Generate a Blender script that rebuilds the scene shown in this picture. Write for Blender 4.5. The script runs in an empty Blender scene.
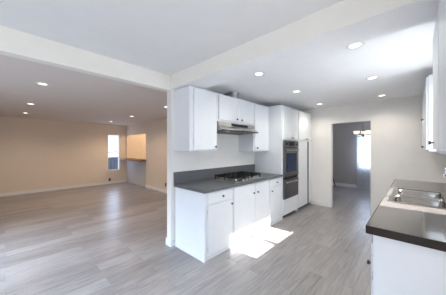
import bpy, bmesh, math, random
from mathutils import Vector, Matrix
random.seed(7)
sc = bpy.context.scene
COL = sc.collection
PI = math.pi

# ------------------------------------------------------------------ camera
cam_d = bpy.data.cameras.new('camera')
cam_d.sensor_width = 36.0
cam_d.lens = 204.6 / 446 * 36.0
cam_d.clip_start = 0.02
cam = bpy.data.objects.new('camera', cam_d)
cam.location = (0, 0, 1.45)
cam.rotation_euler = (PI / 2, 0, math.radians(43.2))
COL.objects.link(cam)
sc.camera = cam

# ------------------------------------------------------------------ view, world, sun, daylight at the windows
sc.view_settings.view_transform = 'Standard'
sc.view_settings.look = 'None'
sc.view_settings.gamma = 1.0
sc.view_settings.use_curve_mapping = False
sc.view_settings.exposure = 0.43
sc.cycles.max_bounces = 10
sc.cycles.diffuse_bounces = 6
sc.cycles.glossy_bounces = 4
sc.cycles.transparent_max_bounces = 12
sc.cycles.sample_clamp_indirect = 6.0
sc.cycles.caustics_reflective = False
sc.cycles.caustics_refractive = False

world = bpy.data.worlds.new('sky')
sc.world = world
world.use_nodes = True
wn = world.node_tree.nodes
wl = world.node_tree.links
bg = wn['Background']
tc = wn.new('ShaderNodeTexCoord')
sx = wn.new('ShaderNodeSeparateXYZ')
cr = wn.new('ShaderNodeValToRGB')
cr.color_ramp.elements[0].position = 0.0
cr.color_ramp.elements[0].color = (0.80, 0.88, 1.0, 1)
cr.color_ramp.elements[1].position = 0.7
cr.color_ramp.elements[1].color = (0.42, 0.62, 1.0, 1)
wl.new(tc.outputs['Generated'], sx.inputs[0])
wl.new(sx.outputs['Z'], cr.inputs[0])
wl.new(cr.outputs[0], bg.inputs[0])
bg.inputs[1].default_value = 1.15


def lamp(name, kind, loc, direction, energy, color, **kw):
    d = bpy.data.lights.new(name, kind)
    d.energy = energy
    d.color = color
    for k, v in kw.items():
        setattr(d, k, v)
    o = bpy.data.objects.new(name, d)
    o.location = loc
    o.rotation_euler = Vector(direction).to_track_quat('-Z', 'Y').to_euler()
    COL.objects.link(o)
    return o


lamp('sun', 'SUN', (6, 3, 6), (-1.27, -0.09, -0.92), 30.0, (1.0, 0.97, 0.93), angle=0.004)
# daylight coming in at each opening
lamp('daylight_living_door', 'AREA', (-3.9, -1.55, 1.1), (0.1, 1, -1.25), 46.0, (0.64, 0.80, 1.0), spread=1.65, shape='RECTANGLE', size=1.9, size_y=2.0)
lamp('daylight_patio', 'AREA', (-1.35, -1.55, 1.1), (-0.1, 1, -1.25), 46.0, (0.64, 0.80, 1.0), spread=1.65, shape='RECTANGLE', size=2.1, size_y=2.0)
lamp('added_fill_breakfast', 'AREA', (2.55, -0.2, 1.25), (-1, 0, 0.9), 30.0, (0.82, 0.91, 1.0), shape='RECTANGLE', size=2.2, size_y=1.6)  # added fill from the right, at an unseen window
lamp('daylight_sink_window', 'AREA', (0.50, 2.88, 1.5), (-1, 0, 0.15), 15.0, (0.80, 0.90, 1.0), shape='RECTANGLE', size=1.1, size_y=0.8)
lamp('daylight_dining', 'AREA', (-0.95, 8.56, 1.4), (0, -1, 0), 22.0, (0.62, 0.76, 1.0), shape='RECTANGLE', size=1.0, size_y=1.3)
lamp('daylight_living', 'AREA', (-8.95, 3.0, 1.25), (1, 0, 0), 7.0, (0.55, 0.70, 1.0), shape='RECTANGLE', size=0.45, size_y=1.3)


# ------------------------------------------------------------------ materials
def new_mat(name):
    m = bpy.data.materials.new(name)
    m.use_nodes = True
    return m, m.node_tree.nodes, m.node_tree.links, m.node_tree.nodes['Principled BSDF']


def mat(name, col, rough=0.5, metal=0.0, var=0.04, scale=6.0, bump=0.0, bscale=120.0, spec=0.5, stretch=None):
    """plain paint / metal with slight procedural variation"""
    m, n, l, p = new_mat(name)
    t = n.new('ShaderNodeTexCoord')
    mp = n.new('ShaderNodeMapping')
    if stretch:
        mp.inputs['Scale'].default_value = stretch
    l.new(t.outputs['Object'], mp.inputs[0])
    nz = n.new('ShaderNodeTexNoise')
    nz.inputs['Scale'].default_value = scale
    nz.inputs['Detail'].default_value = 3
    l.new(mp.outputs[0], nz.inputs['Vector'])
    r = n.new('ShaderNodeValToRGB')
    r.color_ramp.elements[0].position = 0.3
    r.color_ramp.elements[1].position = 0.7
    r.color_ramp.elements[0].color = tuple(c * (1 - var) for c in col) + (1,)
    r.color_ramp.elements[1].color = tuple(min(1, c * (1 + var)) for c in col) + (1,)
    l.new(nz.outputs['Fac'], r.inputs[0])
    l.new(r.outputs[0], p.inputs['Base Color'])
    p.inputs['Roughness'].default_value = rough
    p.inputs['Metallic'].default_value = metal
    p.inputs['Specular IOR Level'].default_value = spec
    if bump:
        nb = n.new('ShaderNodeTexNoise')
        nb.inputs['Scale'].default_value = bscale
        nb.inputs['Detail'].default_value = 4
        l.new(t.outputs['Object'], nb.inputs['Vector'])
        b = n.new('ShaderNodeBump')
        b.inputs['Strength'].default_value = bump
        b.inputs['Distance'].default_value = 0.002
        l.new(nb.outputs['Fac'], b.inputs['Height'])
        l.new(b.outputs[0], p.inputs['Normal'])
    return m


def emit_mat(name, col, strength):
    m, n, l, p = new_mat(name)
    p.inputs['Base Color'].default_value = (*[min(1, c) for c in col], 1)
    p.inputs['Emission Color'].default_value = (*col, 1)
    p.inputs['Emission Strength'].default_value = strength
    return m


def glass_mat(name, tint=(1, 1, 1), gloss=0.06):
    m, n, l, p = new_mat(name)
    n.remove(p)
    tr = n.new('ShaderNodeBsdfTransparent')
    tr.inputs[0].default_value = (*tint, 1)
    gl = n.new('ShaderNodeBsdfGlossy')
    gl.inputs['Roughness'].default_value = 0.02
    mx = n.new('ShaderNodeMixShader')
    mx.inputs[0].default_value = gloss
    l.new(tr.outputs[0], mx.inputs[1])
    l.new(gl.outputs[0], mx.inputs[2])
    l.new(mx.outputs[0], n['Material Output'].inputs[0])
    return m


def sheer_mat(name):
    m, n, l, p = new_mat(name)
    n.remove(p)
    t = n.new('ShaderNodeTexCoord')
    wv = n.new('ShaderNodeTexWave')
    wv.inputs['Scale'].default_value = 60
    wv.inputs['Distortion'].default_value = 1.0
    l.new(t.outputs['Object'], wv.inputs['Vector'])
    mr = n.new('ShaderNodeMapRange')
    mr.inputs['To Min'].default_value = 0.25
    mr.inputs['To Max'].default_value = 0.4
    l.new(wv.outputs['Fac'], mr.inputs[0])
    tr = n.new('ShaderNodeBsdfTransparent')
    df = n.new('ShaderNodeBsdfDiffuse')
    df.inputs[0].default_value = (0.85, 0.86, 0.9, 1)
    tl = n.new('ShaderNodeBsdfTranslucent')
    tl.inputs[0].default_value = (0.85, 0.87, 0.92, 1)
    m1 = n.new('ShaderNodeMixShader')
    m1.inputs[0].default_value = 0.5
    l.new(df.outputs[0], m1.inputs[1])
    l.new(tl.outputs[0], m1.inputs[2])
    m2 = n.new('ShaderNodeMixShader')
    l.new(mr.outputs[0], m2.inputs[0])
    l.new(m1.outputs[0], m2.inputs[1])
    l.new(tr.outputs[0], m2.inputs[2])
    l.new(m2.outputs[0], n['Material Output'].inputs[0])
    return m


def plank_mat():
    m, n, l, p = new_mat('vinyl_planks')
    t = n.new('ShaderNodeTexCoord')
    s = n.new('ShaderNodeSeparateXYZ')
    l.new(t.outputs['Object'], s.inputs[0])
    cb = n.new('ShaderNodeCombineXYZ')       # swap so planks run along y
    l.new(s.outputs['Y'], cb.inputs['X'])
    l.new(s.outputs['X'], cb.inputs['Y'])
    br = n.new('ShaderNodeTexBrick')
    br.offset = 0.37
    br.inputs['Scale'].default_value = 1.0
    br.inputs['Brick Width'].default_value = 1.22
    br.inputs['Row Height'].default_value = 0.18
    br.inputs['Mortar Size'].default_value = 0.0015
    br.inputs['Mortar Smooth'].default_value = 0.3
    br.inputs['Bias'].default_value = 0.0
    br.inputs['Color1'].default_value = (0.0, 0.0, 0.0, 1)
    br.inputs['Color2'].default_value = (1.0, 1.0, 1.0, 1)
    br.inputs['Mortar'].default_value = (0.3, 0.3, 0.3, 1)
    l.new(cb.outputs[0], br.inputs['Vector'])
    # grain
    mp = n.new('ShaderNodeMapping')
    mp.inputs['Scale'].default_value = (1.6, 20.0, 1.0)
    l.new(cb.outputs[0], mp.inputs[0])
    ad = n.new('ShaderNodeVectorMath')
    ad.operation = 'ADD'
    l.new(mp.outputs[0], ad.inputs[0])
    sc2 = n.new('ShaderNodeVectorMath')
    sc2.operation = 'SCALE'
    sc2.inputs['Scale'].default_value = 17.0
    l.new(br.outputs['Color'], sc2.inputs[0])
    l.new(sc2.outputs[0], ad.inputs[1])
    nz = n.new('ShaderNodeTexNoise')
    nz.inputs['Scale'].default_value = 1.6
    nz.inputs['Detail'].default_value = 6
    nz.inputs['Roughness'].default_value = 0.68
    nz.inputs['Distortion'].default_value = 0.6
    l.new(ad.outputs[0], nz.inputs['Vector'])
    mx = n.new('ShaderNodeMix')
    mx.data_type = 'FLOAT'
    mx.inputs['Factor'].default_value = 0.2
    l.new(nz.outputs['Fac'], mx.inputs['A'])
    l.new(br.outputs['Color'], mx.inputs['B'])
    r = n.new('ShaderNodeValToRGB')
    e = r.color_ramp.elements
    e[0].position = 0.18
    e[0].color = (0.115, 0.103, 0.098, 1)
    e[1].position = 0.80
    e[1].color = (0.41, 0.39, 0.385, 1)
    k = e.new(0.47)
    k.color = (0.262, 0.243, 0.236, 1)
    l.new(mx.outputs['Result'], r.inputs[0])
    dk = n.new('ShaderNodeMix')
    dk.data_type = 'RGBA'
    dk.inputs['B'].default_value = (0.185, 0.170, 0.163, 1)
    l.new(br.outputs['Fac'], dk.inputs['Factor'])
    l.new(r.outputs[0], dk.inputs['A'])
    l.new(dk.outputs['Result'], p.inputs['Base Color'])
    rr = n.new('ShaderNodeMapRange')
    rr.inputs['To Min'].default_value = 0.26
    rr.inputs['To Max'].default_value = 0.40
    l.new(nz.outputs['Fac'], rr.inputs[0])
    l.new(rr.outputs[0], p.inputs['Roughness'])
    p.inputs['Specular IOR Level'].default_value = 0.5
    b = n.new('ShaderNodeBump')
    b.inputs['Strength'].default_value = 0.15
    b.inputs['Distance'].default_value = 0.002
    l.new(nz.outputs['Fac'], b.inputs['Height'])
    l.new(b.outputs[0], p.inputs['Normal'])
    return m


def stone_mat(name, c1, c2, rough, spec=0.5):
    m, n, l, p = new_mat(name)
    t = n.new('ShaderNodeTexCoord')
    v = n.new('ShaderNodeTexNoise')
    v.inputs['Scale'].default_value = 90
    v.inputs['Detail'].default_value = 5
    l.new(t.outputs['Object'], v.inputs['Vector'])
    r = n.new('ShaderNodeValToRGB')
    r.color_ramp.elements[0].position = 0.35
    r.color_ramp.elements[1].position = 0.68
    r.color_ramp.elements[0].color = (*c1, 1)
    r.color_ramp.elements[1].color = (*c2, 1)
    l.new(v.outputs['Fac'], r.inputs[0])
    l.new(r.outputs[0], p.inputs['Base Color'])
    p.inputs['Roughness'].default_value = rough
    p.inputs['Specular IOR Level'].default_value = spec
    return m


M = {}
M['floor'] = plank_mat()
M['wall'] = mat('white_wall_paint', (0.82, 0.80, 0.775), 0.75, bump=0.12, var=0.015)
M['beam'] = mat('cream_wall_paint', (0.85, 0.825, 0.765), 0.75, bump=0.12, var=0.015)
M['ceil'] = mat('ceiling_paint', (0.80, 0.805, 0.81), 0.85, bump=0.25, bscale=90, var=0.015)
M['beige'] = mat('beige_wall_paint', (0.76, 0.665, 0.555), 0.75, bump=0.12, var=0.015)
M['kceil'] = mat('brightened_ceiling_paint', (0.89, 0.895, 0.905), 0.85, bump=0.25, bscale=90, var=0.015)  # ceiling paint with its colour brightened where too little light reaches
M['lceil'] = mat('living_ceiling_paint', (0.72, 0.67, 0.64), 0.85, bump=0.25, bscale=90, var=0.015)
M['gray'] = mat('gray_wall_paint', (0.43, 0.415, 0.40), 0.75, bump=0.12, var=0.015)
M['trim'] = mat('white_trim_paint', (0.80, 0.80, 0.79), 0.4, var=0.01)
M['cab'] = mat('white_cabinet_paint', (0.79, 0.815, 0.845), 0.38, var=0.012)
M['knob'] = mat('bronze_hardware', (0.10, 0.09, 0.085), 0.35, 0.8)
M['dark'] = mat('black_parts_and_shade', (0.02, 0.02, 0.02), 0.8)  # black of boxes and sockets; also puts toe-kick shade into colour
M['quartz'] = stone_mat('gray_quartz', (0.095, 0.100, 0.107), (0.155, 0.162, 0.172), 0.38, 0.4)
M['quartz2'] = stone_mat('brown_gray_quartz', (0.095, 0.086, 0.082), (0.125, 0.114, 0.109), 0.09, 1.0)  # base colour lifted so the sunlit strip reads brighter
M['edge'] = mat('dark_brown_edge', (0.032, 0.024, 0.021), 0.5, var=0.15, spec=0.2)
M['halfwall'] = mat('pale_gray_paint', (0.52, 0.51, 0.52), 0.7, var=0.02)
M['steel'] = mat('brushed_steel', (0.58, 0.56, 0.54), 0.28, 1.0, var=0.06, scale=30, stretch=(1, 1, 14))
M['ovensteel'] = mat('dark_oven_steel', (0.21, 0.20, 0.197), 0.30, 1.0, var=0.06, scale=30, stretch=(1, 1, 14))
M['sinksteel'] = mat('sink_steel', (0.36, 0.335, 0.31), 0.12, 1.0, var=0.05, scale=30)
M['chrome'] = mat('chrome', (0.75, 0.76, 0.78), 0.08, 1.0)
M['iron'] = mat('cast_iron', (0.010, 0.010, 0.011), 0.55, 0.0, spec=0.25)
M['blackglass'] = mat('black_glass', (0.012, 0.016, 0.028), 0.06)
M['ovenglass'] = mat('oven_window_glass', (0.02, 0.035, 0.075), 0.05)
M['galv'] = mat('galvanised_duct', (0.62, 0.62, 0.62), 0.45, 0.6, var=0.1)
M['filter'] = mat('hood_filter_mesh', (0.10, 0.095, 0.09), 0.45, 0.7)
M['wood'] = mat('walnut_bar_wood', (0.155, 0.065, 0.030), 0.65, var=0.25, scale=4, stretch=(1, 8, 8))
M['darkwood'] = mat('dark_chair_wood', (0.030, 0.020, 0.016), 0.45, var=0.2)
M['plate'] = mat('white_plate_plastic', (0.78, 0.78, 0.76), 0.4)
M['brown'] = mat('brown_plate_plastic', (0.09, 0.06, 0.045), 0.4)
M['brass'] = mat('dark_bronze', (0.13, 0.10, 0.075), 0.35, 0.8)
M['lens'] = emit_mat('downlight_lens', (1.0, 0.90, 0.76), 2.6)
M['shade'] = emit_mat('frosted_globe_glass', (1.0, 0.84, 0.58), 1.0)
M['glass'] = glass_mat('window_glass')
M['sheer'] = sheer_mat('sheer_fabric')
M['fence'] = mat('painted_fence_boards', (0.16, 0.20, 0.27), 0.7, var=0.2, scale=3)
M['ground'] = mat('patio_concrete', (0.45, 0.43, 0.40), 0.9, var=0.1)
M['render'] = mat('neighbour_wall_stucco', (0.7, 0.68, 0.66), 0.9)


# ------------------------------------------------------------------ mesh helpers (world coordinates)
def box(bm, x0, x1, y0, y1, z0, z1, bev=0.0):
    vs = [bm.verts.new((x, y, z)) for x in (min(x0, x1), max(x0, x1)) for y in (min(y0, y1), max(y0, y1)) for z in (min(z0, z1), max(z0, z1))]
    F = [(0, 1, 3, 2), (4, 6, 7, 5), (0, 4, 5, 1), (2, 3, 7, 6), (0, 2, 6, 4), (1, 5, 7, 3)]
    fs = [bm.faces.new([vs[i] for i in f]) for f in F]
    if bev:
        es = list({e for f in fs for e in f.edges})
        bmesh.ops.bevel(bm, geom=es, offset=bev, segments=2, profile=0.5, affect='EDGES', clamp_overlap=True)
    return fs


def tube(bm, pts, r, seg=10, caps=True):
    """swept round bar through pts; r may be a list"""
    pts = [Vector(p) for p in pts]
    rs = r if isinstance(r, (list, tuple)) else [r] * len(pts)
    rings = []
    up = None
    for i, p in enumerate(pts):
        a = pts[max(i - 1, 0)]
        b = pts[min(i + 1, len(pts) - 1)]
        d = (b - a).normalized()
        if up is None:
            up = Vector((0, 0, 1)) if abs(d.z) < 0.9 else Vector((1, 0, 0))
        s = d.cross(up)
        if s.length < 1e-4:
            s = d.cross(Vector((0, 1, 0)))
        s.normalize()
        up = s.cross(d).normalized()
        rings.append([bm.verts.new(p + (s * math.cos(2 * PI * k / seg) + up * math.sin(2 * PI * k / seg)) * rs[i]) for k in range(seg)])
    for i in range(len(rings) - 1):
        for k in range(seg):
            f = bm.faces.new((rings[i][k], rings[i][(k + 1) % seg], rings[i + 1][(k + 1) % seg], rings[i + 1][k]))
            f.smooth = True
    if caps:
        bm.faces.new(rings[0][::-1])
        bm.faces.new(rings[-1])


def lathe(bm, prof, base, axis=(0, 0, 1), seg=20):
    """prof: list of (radius, height) along axis from base"""
    q = Vector((0, 0, 1)).rotation_difference(Vector(axis))
    base = Vector(base)
    rings = []
    for r, h in prof:
        if r < 1e-6:
            rings.append([bm.verts.new(base + q @ Vector((0, 0, h)))])
        else:
            rings.append([bm.verts.new(base + q @ Vector((r * math.cos(2 * PI * k / seg), r * math.sin(2 * PI * k / seg), h))) for k in range(seg)])
    for a, b in zip(rings, rings[1:]):
        for k in range(seg):
            k2 = (k + 1) % seg
            if len(a) == 1 and len(b) == 1:
                continue
            if len(a) == 1:
                f = bm.faces.new((a[0], b[k2], b[k]))
            elif len(b) == 1:
                f = bm.faces.new((a[k], a[k2], b[0]))
            else:
                f = bm.faces.new((a[k], a[k2], b[k2], b[k]))
            f.smooth = True


def extrude_profile(bm, prof, y0, y1):
    """closed (x,z) profile extruded along y"""
    a = [bm.verts.new((x, y0, z)) for x, z in prof]
    b = [bm.verts.new((x, y1, z)) for x, z in prof]
    n = len(prof)
    for i in range(n):
        bm.faces.new((a[i], a[(i + 1) % n], b[(i + 1) % n], b[i]))
    bm.faces.new(a[::-1])
    bm.faces.new(b)


def obj(name, bm, m, parent=None, origin=None):
    bmesh.ops.recalc_face_normals(bm, faces=bm.faces)
    root = parent
    while root is not None and root.parent is not None:
        root = root.parent
    off = Vector(root.location) if root is not None else Vector(origin or (0, 0, 0))
    bmesh.ops.translate(bm, verts=bm.verts, vec=-off)
    me = bpy.data.meshes.new(name)
    bm.to_mesh(me)
    bm.free()
    me.materials.append(M[m] if isinstance(m, str) else m)
    o = bpy.data.objects.new(name, me)
    COL.objects.link(o)
    if parent is not None:
        o.parent = parent
    else:
        o.location = off
    return o


def boxes(name, m, parent, *bs, bev=0.0):
    bm = bmesh.new()
    for b in bs:
        box(bm, *b, bev=bev)
    return obj(name, bm, m, parent)


def tag(o, label, cat, group=None):
    o['label'] = label
    o['category'] = cat
    if group:
        o['group'] = group
    return o


def thing(name, label, cat, loc, group=None):
    o = bpy.data.objects.new(name, None)
    o.empty_display_size = 0.1
    o.location = loc
    COL.objects.link(o)
    return tag(o, label, cat, group)


def struct(name, m, *bs):
    bm = bmesh.new()
    for b in bs:
        box(bm, *b)
    o = obj(name, bm, m)
    o['kind'] = 'structure'
    return o


def copy_tree(root, loc, label):
    r = root.copy()
    COL.objects.link(r)
    r.location = loc
    r['label'] = label

    def rec(src, dst):
        for ch in list(src.children):
            c = ch.copy()
            COL.objects.link(c)
            c.parent = dst
            rec(ch, c)
    rec(root, r)
    return r


# ------------------------------------------------------------------ the setting
XW = -2.60          # kitchen's left wall face, also the header's face
YB = 5.40           # kitchen's back wall face
XR = 0.40           # sink wall face
XF = -8.90          # living room far wall
YN = 3.50           # living room's side wall
ZN, ZK, ZL, ZD = 2.50, 2.435, 2.37, 2.44     # ceilings

struct('floor', 'floor', (-10.4, 2.75, -1.9, 8.75, -0.12, 0.0))
struct('ceiling', 'ceil', (-2.66, 2.75, -1.75, 1.98, ZN, ZN + 0.35))
struct('ceiling', 'kceil', (-2.66, 0.52, 1.98, YB, ZK, ZK + 0.4))
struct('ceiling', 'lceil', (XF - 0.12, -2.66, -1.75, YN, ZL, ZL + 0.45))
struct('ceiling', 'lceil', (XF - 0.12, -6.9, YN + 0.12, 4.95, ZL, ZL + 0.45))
struct('ceiling', 'ceil', (-3.1, 1.6, YB + 0.12, 8.72, ZD, ZD + 0.4))
struct('beam', 'beam', (XW, 2.75, 1.655, 1.99, 2.31, ZN))
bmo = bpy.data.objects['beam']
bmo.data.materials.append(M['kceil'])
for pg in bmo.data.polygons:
    pg.material_index = 1 if pg.normal.z < -0.5 else 0     # underside carries the brightened ceiling paint

# kitchen left wall with the wide opening under its header
struct('wall_kitchen', 'wall', (XW - 0.11, XW, 1.66, YB + 0.12, 0, ZK + 0.4))
struct('wall_header', 'beam', (XW - 0.11, XW, -1.75, 1.66, 2.285, ZN))
# back wall with the doorway
DX0, DX1, DZ = -1.475, -0.70, 2.03
struct('wall_back', 'wall', (XW, DX0, YB, YB + 0.12, 0, ZK + 0.4), (DX1, 0.52, YB, YB + 0.12, 0, ZK + 0.4), (DX0, DX1, YB, YB + 0.12, DZ, ZK + 0.4))
# sink wall with its window
WY0, WY1, WZ0, WZ1 = 2.36, 3.56, 1.06, 1.98
struct('wall_right', 'wall', (XR, XR + 0.12, 1.40, WY0, 0, ZN), (XR, XR + 0.12, WY1, YB, 0, ZN), (XR, XR + 0.12, WY0, WY1, 0, WZ0), (XR, XR + 0.12, WY0, WY1, WZ1, ZN))
struct('wall_breakfast', 'wall', (XR + 0.12, 2.75, 1.40, 1.52, 0, ZN))
struct('wall_patio', 'wall', (-2.66, -2.45, -1.75, -1.62, 0, ZN), (-0.25, 2.75, -1.75, -1.62, 0, ZN), (-2.45, -0.25, -1.75, -1.62, 2.15, ZN))
struct('wall_breakfast_side', 'wall', (2.62, 2.75, -1.62, -1.3, 0, ZN), (2.62, 2.75, 0.9, 1.40, 0, ZN), (2.62, 2.75, -1.3, 0.9, 0, 0.45), (2.62, 2.75, -1.3, 0.9, 2.05, ZN))
# living room
LY0, LY1, LZ0, LZ1 = 2.78, 3.24, 0.52, 1.98
struct('wall_living_far', 'beige', (XF - 0.12, XF, -1.75, LY0, 0, ZL), (XF - 0.12, XF, LY1, 4.95, 0, ZL), (XF - 0.12, XF, LY0, LY1, 0, LZ0), (XF - 0.12, XF, LY0, LY1, LZ1, ZL))
struct('wall_living_near', 'beige', (XF, -4.9, -1.75, -1.62, 0, ZL), (-2.9, -2.66, -1.75, -1.62, 0, ZL), (-4.9, -2.9, -1.75, -1.62, 2.15, ZL))
AX0, AX1, AZ0, AZ1 = -8.84, -7.13, 0.95, 1.96
struct('wall_living_side', 'beige', (AX1, -2.66, YN, YN + 0.12, 0, ZL), (XF, AX0, YN, YN + 0.12, 0, ZL), (AX0, AX1, YN, YN + 0.12, AZ1, ZL))
struct('wall_bar', 'halfwall', (AX0, AX1, YN, YN + 0.12, 0, AZ0))
struct('wall_nook', 'beige', (XF, -6.9, 4.83, 4.95, 0, ZL), (-7.02, -6.9, YN + 0.12, 4.83, 0, ZL))
# dining room
VX0, VX1, VZ0, VZ1 = -1.50, -0.42, 0.75, 1.84
YD = 8.60
struct('wall_dining_far', 'gray', (-3.1, VX0, YD, YD + 0.12, 0, ZD), (VX1, 1.6, YD, YD + 0.12, 0, ZD), (VX0, VX1, YD, YD + 0.12, 0, VZ0), (VX0, VX1, YD, YD + 0.12, VZ1, ZD))
struct('wall_dining_left', 'gray', (-3.1, -2.98, YB + 0.12, YD, 0, ZD))
struct('wall_dining_right', 'gray', (1.48, 1.6, YB + 0.12, YD, 0, ZD))

# baseboards
B, BT = 0.10, 0.014
struct('baseboard_living_far', 'trim', (XF, XF + BT, -1.62, YN, 0, B))
struct('baseboard_living_side', 'trim', (AX1, XW - 0.11 - 0.0, YN - BT, YN, 0, B))
struct('baseboard_post', 'trim', (XW - 0.11 - BT, XW + BT, 1.66 - BT, 1.66, 0, B), (XW, XW + BT, 1.66, 1.71, 0, B), (XW - 0.11 - BT, XW - 0.11, 1.66, YN, 0, B))
struct('baseboard_back', 'trim', (-1.95, DX0, YB - BT, YB, 0, B), (DX1, XR, YB - BT, YB, 0, B))
struct('baseboard_dining', 'trim', (-2.98, 1.48, YD - BT, YD, 0, B + 0.02))


def window(name, axis, p, a0, a1, z0, z1, parts, fw=0.045, depth=0.07, rails=(), mul=(), mw=0.014):
    """frame and pane across a wall opening. axis 'x': wall plane normal along x at x=p"""
    def bx(u0, u1, w0, w1, d0, d1):
        return (d0, d1, u0, u1, w0, w1) if axis == 'x' else (u0, u1, d0, d1, w0, w1)
    d0, d1 = p - depth / 2, p + depth / 2
    bs = [bx(a0, a0 + fw, z0, z1, d0, d1), bx(a1 - fw, a1, z0, z1, d0, d1), bx(a0 + fw, a1 - fw, z0, z0 + fw, d0, d1), bx(a0 + fw, a1 - fw, z1 - fw, z1, d0, d1)]
    for zz in rails:
        bs.append(bx(a0 + fw, a1 - fw, zz - 0.018, zz + 0.018, d0 + 0.01, d1 - 0.01))
    for aa in mul:
        bs.append(bx(aa - mw, aa + mw, z0 + fw, z1 - fw, d0 + 0.01, d1 - 0.01))
    o = struct(name, 'trim', *bs)
    g = boxes('pane', 'glass', None, bx(a0 + fw - .005, a1 - fw + .005, z0 + fw - .005, z1 - fw + .005, p - 0.003, p + 0.003))
    g.parent = o
    return o


window('window_1', 'x', XR + 0.06, WY0, WY1, WZ0, WZ1, None, mul=(2.93,), fw=0.03, mw=0.03)
window('window_2', 'x', XF - 0.06, LY0, LY1, LZ0, LZ1, None, rails=(1.27,), fw=0.035)
window('window_3', 'y', YD + 0.06, VX0, VX1, VZ0, VZ1, None, rails=(1.3,), mul=(-0.96,))
window('window_4_added', 'x', 2.685, -1.3, 0.9, 0.45, 2.05, None, mul=(-0.2,))  # unseen window, added to let more light into the near room
window('window_5', 'y', -1.685, -2.45, -0.25, 0.0, 2.15, None, mul=(-1.35,), fw=0.06)

window('window_6', 'y', -1.685, -4.9, -2.9, 0.0, 2.15, None, mul=(-3.9,), fw=0.06)

# outside the living-room window
st = struct('ground_outside', 'ground', (-16, XF - 0.12, -6, 12, -0.2, -0.1))
f = thing('yard_fence', 'blue-gray board fence seen low through the narrow living-room window', 'fence', (-11.6, 3.6, -0.1))
boxes('board_panel', 'fence', f, *[(-11.63, -11.6, 1.0 + k * 0.16, 1.0 + k * 0.16 + 0.148, -0.1, 1.12) for k in range(34)])
boxes('fence_rail', 'fence', f, (-11.6, -11.56, 1.0, 6.42, 0.2, 0.29))
boxes('fence_rail', 'fence', f, (-11.6, -11.56, 1.0, 6.42, 0.85, 0.94))


# ------------------------------------------------------------------ cabinets
def knob(parent, p, axis, s=1.0):
    bm = bmesh.new()
    lathe(bm, [(0.0001, -0.001), (0.007 * s, 0), (0.0055 * s, 0.010 * s), (0.0085 * s, 0.014 * s), (0.0155 * s, 0.019 * s), (0.0165 * s, 0.024 * s), (0.012 * s, 0.029 * s), (0.0, 0.031 * s)], p, axis, 16)
    return obj('knob', bm, 'knob', parent)


def door_bm(sx, x, y0, y1, z0, z1, t=0.02, frame=0.055):
    """slab door facing sx (+1 / -1 in x) whose back lies at x, with a shallow routed panel"""
    bm = bmesh.new()
    fs = box(bm, x, x + sx * t, y0, y1, z0, z1)
    front = max(fs, key=lambda f: f.calc_center_median().x * sx)
    es = list(front.edges)
    fr = min(frame, (y1 - y0) * 0.22, (z1 - z0) * 0.22)
    bmesh.ops.inset_region(bm, faces=[front], thickness=fr)
    bmesh.ops.inset_region(bm, faces=[front], thickness=0.006)
    bmesh.ops.translate(bm, verts=front.verts, vec=(-sx * 0.005, 0, 0))
    bmesh.ops.inset_region(bm, faces=[front], thickness=0.008)
    bmesh.ops.translate(bm, verts=front.verts, vec=(sx * 0.004, 0, 0))
    bmesh.ops.bevel(bm, geom=[e for e in es if e.is_valid], offset=0.004, segments=2, profile=0.5, affect='EDGES')
    return bm


def hinge(parent, x, y, z, sx):
    bm = bmesh.new()
    tube(bm, [(x + sx * 0.012, y, z - 0.025), (x + sx * 0.012, y, z + 0.025)], 0.0035, 8)
    return obj('hinge', bm, 'galv', parent)


G = 0.004     # gap between fronts
FX = -1.955   # cabinet box front; the doors stand 2 cm proud

base_grp = None
# --- cooktop run, three units
CT = 0.872
u1 = thing('base_cabinet', 'white one-drawer one-door base cabinet at the open near end of the cooktop run', 'cabinet', (-2.25, 2.02, 0))
boxes('body', 'cab', u1, (XW + 0.002, FX, 1.74, 2.285, 0.0, CT), bev=0.003)
boxes('end_panel', 'cab', u1, (XW + 0.016, FX + 0.018, 1.72, 1.74, 0.0, CT), bev=0.003)
boxes('base_trim', 'cab', u1, (FX, FX + 0.012, 1.74, 2.285, 0.0, 0.05), (XW + 0.016, FX + 0.03, 1.71, 1.72, 0, 0.05))
d = obj('drawer', door_bm(1, FX, 1.785, 2.27, 0.715, 0.853, frame=0.012), 'cab', u1); knob(d, (FX + 0.02, 2.05, 0.785), (1, 0, 0))
d = obj('door', door_bm(1, FX, 1.785, 2.27, 0.06, 0.70), 'cab', u1); knob(d, (FX + 0.02, 2.235, 0.645), (1, 0, 0))
hinge(d, FX, 1.782, 0.62, 1); hinge(d, FX, 1.782, 0.14, 1)

u2 = thing('base_cabinet', 'white two-door base cabinet right below the gas cooktop, sunlight across its doors', 'cabinet', (-2.25, 2.79, 0))
boxes('body', 'cab', u2, (XW + 0.002, FX, 2.287, 3.295, 0.0, CT), bev=0.003)
boxes('base_trim', 'cab', u2, (FX, FX + 0.012, 2.287, 3.295, 0.0, 0.05))
d = obj('door', door_bm(1, FX, 2.30, 2.845, 0.06, 0.853), 'cab', u2); knob(d, (FX + 0.02, 2.79, 0.705), (1, 0, 0))
d = obj('door', door_bm(1, FX, 2.851, 3.275, 0.06, 0.853), 'cab', u2); knob(d, (FX + 0.02, 2.905, 0.705), (1, 0, 0))

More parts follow.
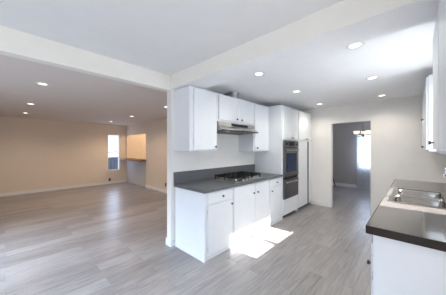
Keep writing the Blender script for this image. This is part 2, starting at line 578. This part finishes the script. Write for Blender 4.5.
u3 = thing('base_cabinet', 'white one-drawer base cabinet between the cooktop doors and the tall oven cabinet', 'cabinet', (-2.25, 3.53, 0))
boxes('body', 'cab', u3, (XW + 0.002, FX, 3.297, 3.775, 0.0, CT), bev=0.003)
boxes('base_trim', 'cab', u3, (FX, FX + 0.012, 3.297, 3.775, 0.0, 0.05))
d = obj('drawer', door_bm(1, FX, 3.325, 3.755, 0.715, 0.853, frame=0.012), 'cab', u3); knob(d, (FX + 0.02, 3.565, 0.785), (1, 0, 0))
d = obj('door', door_bm(1, FX, 3.325, 3.755, 0.06, 0.70), 'cab', u3); knob(d, (FX + 0.02, 3.375, 0.645), (1, 0, 0))

ct = thing('countertop', 'dark gray quartz countertop and low backsplash under the range hood', 'countertop', (-2.24, 2.75, CT))
boxes('slab', 'quartz', ct, (XW + 0.002, -1.915, 1.70, 3.778, CT, 0.912), bev=0.004)
bsp = boxes('backsplash', 'quartz', None, (XW + 0.002, XW + 0.022, 1.70, 3.778, 0.912, 1.085), bev=0.003)

tag(bsp, 'low dark gray quartz backsplash strip standing at the wall behind the cooktop', 'backsplash')

# --- gas cooktop
ck = thing('gas_cooktop', 'steel gas cooktop with black grates set in the dark gray countertop', 'cooktop', (-2.22, 2.83, 0.912))
boxes('pan', 'steel', ck, (-2.475, -1.975, 2.40, 3.16, 0.912, 0.922), bev=0.004)
for (bx_, by_, r_) in ((-2.36, 2.54, 0.045), (-2.12, 2.54, 0.038), (-2.27, 2.78, 0.058), (-2.36, 3.02, 0.038), (-2.12, 3.02, 0.045)):
    bm = bmesh.new()
    lathe(bm, [(0.0, 0.0), (r_ * 1.25, 0.0), (r_ * 1.2, 0.008), (r_, 0.010), (r_, 0.020), (r_ * 0.85, 0.025), (0.0, 0.026)], (bx_, by_, 0.9215), seg=18)
    bq = obj('burner', bm, 'steel', ck)
    bm = bmesh.new()
    lathe(bm, [(0.0, 0.0), (r_ * 0.9, 0.0), (r_ * 0.9, 0.008), (0.0, 0.011)], (bx_, by_, 0.9475), seg=18)
    obj('burner_cap', bm, 'iron', bq)
for gy0, gy1 in ((2.415, 2.655), (2.663, 2.897), (2.905, 3.145)):
    bm = bmesh.new()
    zg0, zg1 = 0.966, 0.988
    gx0, gx1 = -2.46, -2.03
    w = 0.014
    for x in (gx0, gx1 - w):
        box(bm, x, x + w, gy0, gy1, zg0, zg1)
    for y in (gy0, gy1 - w):
        box(bm, gx0, gx1, y, y + w, zg0, zg1)
    ym = (gy0 + gy1) / 2
    xm = (gx0 + gx1) / 2
    box(bm, xm - w / 2, xm + w / 2, gy0, gy1, zg0, zg1)
    box(bm, gx0, gx1, ym - w / 2, ym + w / 2, zg0, zg1 + 0.003)
    for x in (gx0, gx1 - w, xm - w / 2):
        for y in (gy0, gy1 - w):
            box(bm, x, x + w, y, y + w, 0.922, zg1 + 0.004)
    for cx in ((gx0 + xm) / 2, (gx1 + xm) / 2):
        box(bm, cx - w / 2, cx + w / 2, gy0, ym - 0.045, zg0, zg1 + 0.004)
        box(bm, cx - w / 2, cx + w / 2, ym + 0.045, gy1, zg0, zg1 + 0.004)
    obj('grate', bm, 'iron', ck)
for k in range(5):
    bm = bmesh.new()
    lathe(bm, [(0.0, 0.0), (0.021, 0.0), (0.019, 0.012), (0.016, 0.026), (0.0, 0.028)], (-2.0, 2.60 + k * 0.09, 0.9215), seg=14)
    obj('control_knob', bm, 'steel', ck)

# --- upper cabinets
UX = -2.235
UZ1 = 2.295
a = thing('upper_cabinet', 'white single-door upper cabinet between the living-room opening and the range hood', 'cabinet', (-2.39, 2.0, 1.40))
boxes('body', 'cab', a, (XW + 0.002, UX, 1.715, 2.246, 1.40, UZ1), bev=0.003)
d = obj('door', door_bm(1, UX, 1.78, 2.225, 1.42, 2.275), 'cab', a); knob(d, (UX + 0.02, 2.185, 1.462), (1, 0, 0))
hinge(d, UX, 1.777, 2.15, 1); hinge(d, UX, 1.777, 1.54, 1)
b = thing('upper_cabinet', 'short white two-door upper cabinet directly over the range hood', 'cabinet', (-2.39, 2.73, 1.86))
boxes('body', 'cab', b, (XW + 0.002, UX, 2.248, 3.222, 1.86, UZ1), bev=0.003)
d = obj('door', door_bm(1, UX, 2.27, 2.76, 1.885, 2.275), 'cab', b); knob(d, (UX + 0.02, 2.70, 1.925), (1, 0, 0))
hinge(d, UX, 2.267, 2.2, 1); hinge(d, UX, 2.267, 1.95, 1)
d = obj('door', door_bm(1, UX, 2.766, 3.20, 1.885, 2.275), 'cab', b); knob(d, (UX + 0.02, 2.83, 1.925), (1, 0, 0))
c = thing('upper_cabinet', 'white single-door upper cabinet squeezed between range hood and tall oven cabinet', 'cabinet', (-2.39, 3.5, 1.37))
boxes('body', 'cab', c, (XW + 0.002, UX, 3.224, 3.775, 1.375, UZ1), bev=0.003)
d = obj('door', door_bm(1, UX, 3.25, 3.74, 1.395, 2.275), 'cab', c); knob(d, (UX + 0.02, 3.31, 1.44), (1, 0, 0))

# --- range hood
h = thing('range_hood', 'stainless steel range hood with dark underside above the gas cooktop', 'range hood', (-2.3, 2.73, 1.66))
bm = bmesh.new()
extrude_profile(bm, [(XW + 0.003, 1.858), (-2.215, 1.858), (-2.205, 1.795), (-2.135, 1.742), (-2.13, 1.722), (-2.14, 1.718), (-2.15, 1.722), (XW + 0.003, 1.708)], 2.252, 3.218)
obj('canopy', bm, 'steel', h)
bm = bmesh.new()
extrude_profile(bm, [(XW + 0.03, 1.7095), (-2.17, 1.722), (-2.17, 1.716), (XW + 0.03, 1.698)], 2.28, 3.19)
obj('grease_filter', bm, 'filter', h)
bm = bmesh.new()
extrude_profile(bm, [(-2.214, 1.845), (-2.206, 1.845), (-2.200, 1.803), (-2.206, 1.803)], 2.56, 3.0)
obj('control_panel', bm, 'blackglass', h)
bm = bmesh.new()
tube(bm, [(-2.13, 2.252, 1.722), (-2.13, 3.218, 1.722)], 0.012, 8)
obj('front_lip', bm, 'filter', h)
for yy in (2.50, 2.96):
    bm = bmesh.new()
    lathe(bm, [(0.0, 0.0), (0.035, 0.0), (0.03, -0.006), (0.0, -0.009)], (-2.24, yy, 1.714), seg=14)
    obj('hood_lamp', bm, 'plate', h)

# --- vent duct rising from the short cabinet to the ceiling
v = thing('vent_duct', 'round pale metal vent duct between cabinet tops and kitchen ceiling', 'duct', (-2.37, 2.80, UZ1))
bm = bmesh.new()
lathe(bm, [(0.068, 0.0), (0.068, 0.03), (0.071, 0.035), (0.068, 0.04), (0.068, 0.138)], (-2.37, 2.80, UZ1 + 0.001), seg=28)
obj('pipe', bm, 'galv', v)
bm = bmesh.new()
lathe(bm, [(0.069, 0.124), (0.10, 0.126), (0.105, 0.138), (0.069, 0.1385)], (-2.37, 2.80, UZ1), seg=28)
obj('collar', bm, 'galv', v)

boxes('dark_box', 'knob', v, (-2.43, -2.33, 2.57, 2.65, UZ1 + 0.001, UZ1 + 0.07), bev=0.004)  # small dark box beside the duct

# --- tall oven cabinet
TX = -1.95
t = thing('oven_cabinet', 'tall white cabinet built around the wall oven, far end of the counter', 'cabinet', (-2.25, 4.16, 0))
TZ = 2.305
boxes('body', 'cab', t, (XW + 0.002, TX, 3.78, 3.845, 0, TZ), (XW + 0.002, TX, 4.535, 4.555, 0, TZ), (XW + 0.002, TX, 3.845, 4.535, 1.60, TZ), (XW + 0.002, TX, 3.845, 4.535, 0.06, 0.39), (XW + 0.002, XW + 0.02, 3.845, 4.535, 0.39, 1.60))
boxes('toe_kick', 'dark', t, (XW + 0.01, TX - 0.05, 3.846, 4.534, 0, 0.06))  # shade of the recess put into its black colour
d = obj('door', door_bm(1, TX, 3.85, 4.545, 1.625, 2.285), 'cab', t)
boxes('handle', 'knob', d, (TX + 0.02, TX + 0.042, 4.20, 4.30, 1.648, 1.662), bev=0.004)
d = obj('drawer', door_bm(1, TX, 3.85, 4.545, 0.075, 0.375, frame=0.02), 'cab', t)

o = thing('wall_oven', 'stainless built-in wall oven with blue-black glass door, above its warming drawer', 'oven', (-2.2, 4.19, 0.82))
boxes('cavity_box', 'dark', o, (-2.5, TX - 0.002, 3.86, 4.52, 0.775, 1.59))
boxes('control_panel', 'ovensteel', o, (TX, TX + 0.028, 3.85, 4.532, 1.455, 1.592), bev=0.004)
boxes('display', 'blackglass', o, (TX + 0.026, TX + 0.031, 4.07, 4.33, 1.485, 1.565))
for yy in (3.93, 4.0, 4.40, 4.47):
    bm = bmesh.new()
    lathe(bm, [(0.0, 0.0), (0.018, 0.0), (0.016, 0.012), (0.0, 0.013)], (TX + 0.027, yy, 1.525), (1, 0, 0), 14)
    obj('control_knob', bm, 'blackglass', o)
dr = boxes('door', 'ovensteel', o, (TX, TX + 0.032, 3.85, 4.532, 0.845, 1.445), bev=0.005)
boxes('door_window', 'ovenglass', dr, (TX + 0.030, TX + 0.035, 3.93, 4.452, 0.935, 1.33))
bm = bmesh.new()
tube(bm, [(TX + 0.03, 3.90, 1.395), (TX + 0.07, 3.90, 1.395), (TX + 0.075, 3.93, 1.395), (TX + 0.075, 4.45, 1.395), (TX + 0.07, 4.48, 1.395), (TX + 0.03, 4.48, 1.395)], 0.010, 10)
obj('handle', bm, 'chrome', dr)
boxes('vent_strip', 'dark', o, (TX, TX + 0.012, 3.85, 4.532, 0.80, 0.842))
w_ = thing('warming_drawer', 'stainless warming drawer below the wall oven door', 'oven drawer', (-2.2, 4.19, 0.39))
boxes('drawer_box', 'dark', w_, (-2.45, TX - 0.002, 3.86, 4.52, 0.40, 0.77))
fr = boxes('front_panel', 'ovensteel', w_, (TX, TX + 0.03, 3.85, 4.532, 0.395, 0.79), bev=0.005)
bm = bmesh.new()
tube(bm, [(TX + 0.028, 3.90, 0.735), (TX + 0.065, 3.90, 0.735), (TX + 0.07, 3.93, 0.735), (TX + 0.07, 4.45, 0.735), (TX + 0.065, 4.48, 0.735), (TX + 0.028, 4.48, 0.735)], 0.010, 10)
obj('handle', bm, 'chrome', fr)

# --- pantry
p_ = thing('pantry_cabinet', 'tall white pantry cabinet between wall oven and the back wall', 'cabinet', (-2.25, 4.98, 0))
boxes('body', 'cab', p_, (XW + 0.002, TX, 4.557, 5.395, 0.06, TZ))
boxes('toe_kick', 'dark', p_, (XW + 0.01, TX - 0.05, 4.558, 5.394, 0, 0.06))
d = obj('upper_door', door_bm(1, TX, 4.565, 5.37, 1.625, 2.285), 'cab', p_)
boxes('handle', 'knob', d, (TX + 0.02, TX + 0.042, 5.0, 5.12, 1.648, 1.662), bev=0.004)
d = obj('lower_door', door_bm(1, TX, 4.565, 5.09, 0.075, 1.605), 'cab', p_)
d = obj('lower_door', door_bm(1, TX, 5.135, 5.37, 0.075, 1.605), 'cab', p_)
boxes('dark_strip', 'knob', p_, (TX, TX + 0.036, 5.10, 5.125, 0.09, 1.59))  # long dark strip between the lower doors

# ------------------------------------------------------------------ sink run on the right
SX = -0.205     # box front, doors stand proud towards -x
SZ = 0.868
s1 = thing('base_cabinet', 'white base cabinet with a flat end panel, at the near end of the sink counter', 'cabinet', (0.1, 2.05, 0))
boxes('body', 'cab', s1, (SX, XR - 0.002, 1.73, 2.44, 0.09, SZ), bev=0.003)
boxes('end_panel', 'cab', s1, (SX - 0.004, XR - 0.002, 1.71, 1.73, 0.0, SZ), bev=0.002)
boxes('toe_kick', 'dark', s1, (SX + 0.06, XR - 0.01, 1.735, 2.44, 0.0, 0.09))
d = obj('drawer', door_bm(-1, SX, 1.745, 2.43, 0.70, 0.845, frame=0.012), 'cab', s1); knob(d, (SX - 0.02, 2.08, 0.775), (-1, 0, 0))
d = obj('door', door_bm(-1, SX, 1.745, 2.43, 0.10, 0.685), 'cab', s1); knob(d, (SX - 0.02, 1.80, 0.62), (-1, 0, 0))
hinge(d, SX, 1.742, 0.815, -1); hinge(d, SX, 1.742, 0.56, -1); hinge(d, SX, 1.742, 0.20, -1)
s2 = thing('base_cabinet', 'white two-door base cabinet holding the steel sink', 'cabinet', (0.1, 3.0, 0))
boxes('body', 'cab', s2, (SX, XR - 0.002, 2.442, 2.46, 0.09, SZ), (SX, XR - 0.002, 3.58, 3.60, 0.09, SZ), (SX, XR - 0.002, 2.46, 3.58, 0.09, 0.11), (SX, SX + 0.018, 2.46, 3.58, 0.11, SZ))
boxes('toe_kick', 'dark', s2, (SX + 0.06, XR - 0.01, 2.442, 3.60, 0.0, 0.09))
d = obj('door', door_bm(-1, SX, 2.45, 3.018, 0.10, 0.845), 'cab', s2); knob(d, (SX - 0.02, 2.97, 0.72), (-1, 0, 0))
d = obj('door', door_bm(-1, SX, 3.024, 3.59, 0.10, 0.845), 'cab', s2); knob(d, (SX - 0.02, 3.07, 0.72), (-1, 0, 0))
s3 = thing('base_cabinet', 'white base cabinet beyond the sink at the far end of the sink counter', 'cabinet', (0.1, 4.0, 0))
boxes('body', 'cab', s3, (SX, XR - 0.002, 3.602, 4.455, 0.09, SZ), bev=0.003)
boxes('toe_kick', 'dark', s3, (SX + 0.06, XR - 0.01, 3.602, 4.45, 0.0, 0.09))
d = obj('door', door_bm(-1, SX, 3.61, 4.445, 0.10, 0.845), 'cab', s3); knob(d, (SX - 0.02, 3.66, 0.72), (-1, 0, 0))

KX0, KX1, KY0, KY1 = -0.172, 0.262, 2.585, 3.485     # sink cut-out
c2 = thing('countertop', 'dark polished quartz countertop around the steel sink', 'countertop', (0.08, 3.06, SZ))
boxes('slab', 'quartz2', c2, (-0.24, KX0, 1.685, 4.48, SZ, 0.92), (KX1, XR - 0.002, 1.685, 4.48, SZ, 0.92), (KX0, KX1, 1.685, KY0, SZ, 0.92), (KX0, KX1, KY1, 4.48, SZ, 0.92))

boxes('added_edge', 'edge', c2, (-0.246, XR - 0.002, 1.679, 1.685, SZ, 0.9195), (-0.246, -0.24, 1.685, 4.48, SZ, 0.9195))  # added strip, keeps the edge dark beside the lightened top

sk = thing('kitchen_sink', 'stainless double-bowl sink sunk in the dark counter on the right', 'sink', (0.045, 3.035, 0.72))
bm = bmesh.new()
R0 = 0.018


ym = 3.06
box(bm, KX0 - R0, KX0 + 0.012, KY0 - R0, KY1 + R0, 0.9205, 0.927)
box(bm, KX1 - 0.045, KX1 + R0, KY0 - R0, KY1 + R0, 0.9205, 0.927)
box(bm, KX0 + 0.012, KX1 - 0.045, KY0 - R0, KY0 + 0.012, 0.9205, 0.927)
box(bm, KX0 + 0.012, KX1 - 0.045, KY1 - 0.012, KY1 + R0, 0.9205, 0.927)
box(bm, KX0 + 0.012, KX1 - 0.045, ym - 0.018, ym + 0.018, 0.905, 0.922)
obj('rim', bm, 'sinksteel', sk)
for y0, y1 in ((KY0 + 0.012, ym - 0.018), (ym + 0.018, KY1 - 0.012)):
    bm = bmesh.new()
    x0, x1 = KX0 + 0.012, KX1 - 0.045
    loops = []
    for ins, z in ((0.0, 0.922), (0.004, 0.90), (0.012, 0.76), (0.03, 0.735), (0.06, 0.728)):
        lp = []
        r = 0.045
        for qx, qy, a0 in ((x1 - ins - r, y1 - ins - r, 0), (x0 + ins + r, y1 - ins - r, 90), (x0 + ins + r, y0 + ins + r, 180), (x1 - ins - r, y0 + ins + r, 270)):
            for k in range(5):
                an = math.radians(a0 + k * 22.5)
                lp.append(bm.verts.new((qx + r * math.cos(an), qy + r * math.sin(an), z)))
        loops.append(lp)
    for A, Bq in zip(loops, loops[1:]):
        for k in range(len(A)):
            ff = bm.faces.new((A[k], A[(k + 1) % len(A)], Bq[(k + 1) % len(A)], Bq[k]))
            ff.smooth = True
    bm.faces.new(loops[-1])
    bo = obj('bowl', bm, 'sinksteel', sk)
    so = bo.modifiers.new('solid', 'SOLIDIFY')
    so.thickness = 0.0015
    so.offset = 1
    bm = bmesh.new()
    lathe(bm, [(0.0, 0.0), (0.03, 0.0), (0.045, 0.003), (0.045, 0.0), (0.0, -0.002)], ((x0 + x1) / 2, (y0 + y1) / 2, 0.730), seg=20)
    obj('drain', bm, 'chrome', bo)

fa = thing('faucet', 'chrome pull-down faucet whose spray head dips in at the right picture edge', 'faucet', (0.33, 2.86, 0.92))
bm = bmesh.new()
lathe(bm, [(0.0, 0.0), (0.03, 0.0), (0.028, 0.012), (0.019, 0.02), (0.018, 0.10), (0.0, 0.10)], (0.33, 2.86, 0.9205), seg=18)
obj('base', bm, 'chrome', fa)
bm = bmesh.new()
arc = [(0.33, 2.86, 1.0), (0.33, 2.86, 1.25)]
for k in range(1, 9):
    an = math.radians(k * 20)
    arc.append((0.33 - 0.055 + 0.055 * math.cos(an), 2.86, 1.25 + 0.06 * math.sin(an)))
tube(bm, arc, 0.011, 12)
obj('spout', bm, 'chrome', fa)
bm = bmesh.new()
tube(bm, [(0.226, 2.86, 1.285), (0.212, 2.86, 1.21), (0.207, 2.86, 1.17)], [0.013, 0.016, 0.019], 14)
obj('spray_head', bm, 'chrome', fa)
bm = bmesh.new()
tube(bm, [(0.33, 2.875, 0.97), (0.33, 2.90, 0.975), (0.325, 2.95, 1.01)], [0.008, 0.007, 0.006], 10)
obj('handle', bm, 'chrome', fa)

# --- uppers on the sink wall
n1 = thing('upper_cabinet', 'white paneled upper cabinet cut by the right picture edge', 'cabinet', (0.25, 1.75, 1.42))
boxes('body', 'cab', n1, (0.118, XR - 0.002, 1.30, 2.25, 1.41, UZ1), bev=0.003)
d = obj('door', door_bm(-1, 0.118, 1.315, 1.72, 1.435, 2.28), 'cab', n1)
d = obj('door', door_bm(-1, 0.118, 1.726, 2.238, 1.435, 2.28), 'cab', n1); knob(d, (0.098, 2.12, 1.485), (-1, 0, 0), 0.9)
n2 = thing('upper_cabinet', 'white upper cabinet past the sink window, its bright end panel facing the room', 'cabinet', (0.25, 4.4, 1.40))
boxes('body', 'cab', n2, (0.118, XR - 0.002, 3.48, 5.30, 1.405, 2.32), bev=0.003)
d = obj('door', door_bm(-1, 0.118, 3.495, 4.38, 1.42, 2.30), 'cab', n2); knob(d, (0.098, 4.30, 1.46), (-1, 0, 0), 1.0)
d = obj('door', door_bm(-1, 0.118, 4.386, 5.28, 1.42, 2.30), 'cab', n2); knob(d, (0.098, 4.45, 1.88), (-1, 0, 0), 1.0)


# ------------------------------------------------------------------ small wall fittings
def outlet(label, x, y, z, axis, m, sgn=1):
    o = thing('wall_outlet', label, 'outlet', (x, y, z))
    if axis == 'x':
        boxes('cover_plate', m, o, (x, x + sgn * 0.006, y - 0.036, y + 0.036, z - 0.058, z + 0.058), bev=0.002)
        for dz in (-0.024, 0.024):
            boxes('socket', 'dark' if m == 'brown' else 'plate', o, (x + sgn * 0.005, x + sgn * 0.008, y - 0.016, y + 0.016, z + dz - 0.014, z + dz + 0.014))
    else:
        boxes('cover_plate', m, o, (x - 0.036, x + 0.036, y, y + sgn * 0.006, z - 0.058, z + 0.058), bev=0.002)
        for dz in (-0.024, 0.024):
            boxes('socket', 'dark' if m == 'brown' else 'plate', o, (x - 0.016, x + 0.016, y + sgn * 0.005, y + sgn * 0.008, z + dz - 0.014, z + dz + 0.014))
    return o


outlet('white outlet plate on the kitchen wall above the dark backsplash', XW, 2.17, 1.215, 'x', 'plate')
outlet('dark outlet low on the living-room far wall below the narrow window', XF, 2.86, 0.17, 'x', 'brown')
outlet('dark outlet low on the living-room side wall near the kitchen post', -5.78, YN, 0.27, 'y', 'brown', -1)

# bar shelf in the living room
br_ = thing('bar_shelf', 'dark brown wooden bar top on the half wall in the living room', 'shelf', (-7.9, 3.42, AZ0))
boxes('board', 'wood', br_, (AX0 - 0.03, AX1 + 0.03, 3.24, YN - 0.001, AZ0, AZ0 + 0.045), (AX0 + 0.002, AX1 - 0.002, YN - 0.001, 3.70, AZ0, AZ0 + 0.045))

# ------------------------------------------------------------------ recessed lights
def downlight(label, x, y, z, group, energy, color, first=None):
    if first is not None:
        return copy_tree(first, (x, y, z), label)
    o = thing('recessed_light', label, 'ceiling light', (x, y, z), group)
    bm = bmesh.new()
    lathe(bm, [(0.049, 0.0), (0.076, 0.0), (0.078, -0.003), (0.072, -0.007), (0.051, -0.005), (0.049, 0.0)], (x, y, z - 0.0003), seg=28)
    obj('trim_ring', bm, 'trim', o)
    bm = bmesh.new()
    lathe(bm, [(0.0, -0.004), (0.040, -0.004), (0.049, -0.002), (0.050, -0.0005), (0.0, -0.0005)], (x, y, z), seg=28)
    obj('lens', bm, 'lens', o)
    d = bpy.data.lights.new('downlight_bulb', 'SPOT')
    d.energy = energy
    d.color = color
    d.spot_size = math.radians(150)
    d.spot_blend = 0.8
    d.shadow_soft_size = 0.06
    l_ = bpy.data.objects.new('downlight_bulb', d)
    l_.location = (0, 0, -0.02)
    COL.objects.link(l_)
    l_.parent = o
    return o


KL = [(-1.52, 2.32, 'lit recessed ceiling light nearest the beam, above the cooktop-side floor'),
      (-1.52, 3.50, 'lit recessed ceiling light in front of the tall oven cabinet, middle of its row'),
      (-1.58, 4.87, 'lit recessed ceiling light by the pantry, farthest of the row along the oven side'),
      (-0.42, 2.31, 'largest lit recessed ceiling light, nearest in the sink-side kitchen row'),
      (-0.44, 3.55, 'lit recessed ceiling light in the middle of the sink-side kitchen row'),
      (-0.46, 4.88, 'lit recessed ceiling light right of the doorway, farthest in the sink-side row')]
first = None
for x, y, lb in KL:
    o = downlight(lb, x, y, ZK, 'kitchen recessed lights', 21.0, (1.0, 0.92, 0.80), first)
    first = first or o
LL = [(-3.92, 0.37, 'lit recessed living-room light nearest the header, left side of the photo'),
      (-5.90, 0.37, 'lit recessed living-room light at far left, middle of the left row'),
      (-7.55, 0.37, 'lit recessed living-room light at far left, deepest of the left row'),
      (-7.80, 2.55, 'lit recessed living-room light closest to the narrow window'),
      (-6.08, 2.55, 'lit recessed living-room light just in front of the bar opening'),
      (-4.10, 2.50, 'lit recessed living-room light peeking in beside the white kitchen post')]
first = None
for x, y, lb in LL:
    o = downlight(lb, x, y, ZL, 'living room recessed lights', 35.0, (1.0, 0.78, 0.59), first)
    first = first or o
lamp('nook_ceiling_lamp', 'POINT', (-7.6, 4.3, 2.2), (0, 0, -1), 22.0, (1.0, 0.80, 0.58), shadow_soft_size=0.08)

# ------------------------------------------------------------------ dining room through the doorway
ch = thing('chandelier', 'lit dark metal chandelier with cream glass cups in the far dining room', 'chandelier', (-1.085, 7.0, 1.75))
bm = bmesh.new()
lathe(bm, [(0.0, 0.0), (0.012, 0.006), (0.018, 0.02), (0.01, 0.035), (0.03, 0.06), (0.02, 0.09), (0.008, 0.12), (0.008, 0.34), (0.0, 0.35)], (-1.085, 7.0, 1.74), seg=18)
obj('center_column', bm, 'brass', ch)
bm = bmesh.new()
tube(bm, [(-1.085, 7.0, 2.09), (-1.085, 7.0, ZD - 0.02)], 0.006, 8)
obj('hanging_rod', bm, 'brass', ch)
bm = bmesh.new()
lathe(bm, [(0.0, 0.0), (0.055, 0.0), (0.06, -0.012), (0.02, -0.03), (0.0, -0.03)], (-1.085, 7.0, ZD - 0.001), seg=20)
obj('canopy', bm, 'brass', ch)
for k in range(3):
    an = math.radians(210 + 120 * k)
    ux, uy = math.cos(an), math.sin(an)
    P = lambda r, z: (-1.085 + r * ux, 7.0 + r * uy, z)
    bm = bmesh.new()
    tube(bm, [P(0.03, 1.81), P(0.06, 1.77), P(0.11, 1.76), P(0.155, 1.785), P(0.165, 1.83)], 0.007, 8)
    ar = obj('arm', bm, 'brass', ch)
    bm = bmesh.new()
    lathe(bm, [(0.012, 0.0), (0.05, 0.012), (0.072, 0.045), (0.077, 0.09), (0.073, 0.09), (0.067, 0.045), (0.045, 0.016), (0.0, 0.008)], P(0.165, 1.83), seg=18)
    obj('glass_shade', bm, 'shade', ar)
    d = bpy.data.lights.new('chandelier_bulb', 'POINT')
    d.energy = 0.8
    d.color = (1.0, 0.8, 0.55)
    d.shadow_soft_size = 0.03
    l_ = bpy.data.objects.new('chandelier_bulb', d)
    l_.location = (0.165 * ux, 0.165 * uy, 0.15)
    COL.objects.link(l_)
    l_.parent = ch

cu = thing('sheer_curtain', 'floor-length sheer white curtain over the dining-room window', 'curtain', (-1.0, 8.45, 0))
for x0, x1 in ((-1.50, -0.97), (-0.95, -0.40)):
    bm = bmesh.new()
    n_ = 60
    rows = []
    for z in (0.03, 0.7, 1.3, 1.89):
        rows.append([bm.verts.new((x0 + (x1 - x0) * i / n_, 8.47 + 0.022 * math.sin(i * 0.95) + 0.006 * math.sin(i * 2.1 + z), z)) for i in range(n_ + 1)])
    for A, Bq in zip(rows, rows[1:]):
        for i in range(n_):
            ff = bm.faces.new((A[i], A[i + 1], Bq[i + 1], Bq[i]))
            ff.smooth = True
    obj('curtain_panel', bm, 'sheer', cu)
bm = bmesh.new()
tube(bm, [(-1.56, 8.47, 1.90), (-0.34, 8.47, 1.90)], 0.012, 10)
obj('curtain_rod', bm, 'brass', cu)
for xx in (-1.54, -0.36):
    boxes('rod_bracket', 'brass', cu, (xx - 0.008, xx + 0.008, 8.47, YD, 1.892, 1.908))

cx_, cy_ = -2.27, 8.25
dc = thing('dining_chair', 'dark wooden chair mostly hidden behind the left jamb of the doorway', 'chair', (cx_, cy_, 0))
boxes('seat', 'darkwood', dc, (cx_ - 0.42, cx_ + 0.02, cy_ - 0.21, cy_ + 0.21, 0.43, 0.47), bev=0.01)
for yy in (cy_ - 0.18, cy_ + 0.18):
    bm = bmesh.new()
    tube(bm, [(cx_ + 0.10, yy, 0.0), (cx_ + 0.03, yy, 0.24), (cx_, yy, 0.45)], [0.016, 0.02, 0.022], 8)
    obj('leg', bm, 'darkwood', dc)
    bm = bmesh.new()
    tube(bm, [(cx_ - 0.39, yy, 0.0), (cx_ - 0.39, yy, 0.43)], [0.015, 0.02], 8)
    obj('leg', bm, 'darkwood', dc)
bm = bmesh.new()
for yy in (cy_ - 0.18, cy_ + 0.18):
    tube(bm, [(cx_, yy, 0.44), (cx_ - 0.01, yy, 0.6), (cx_ - 0.03, yy, 0.74)], [0.022, 0.018, 0.014], 8)
for zz in (0.56, 0.64, 0.72):
    box(bm, cx_ - 0.035, cx_ - 0.01, cy_ - 0.18, cy_ + 0.18, zz - 0.025, zz + 0.02)
obj('backrest', bm, 'darkwood', dc)
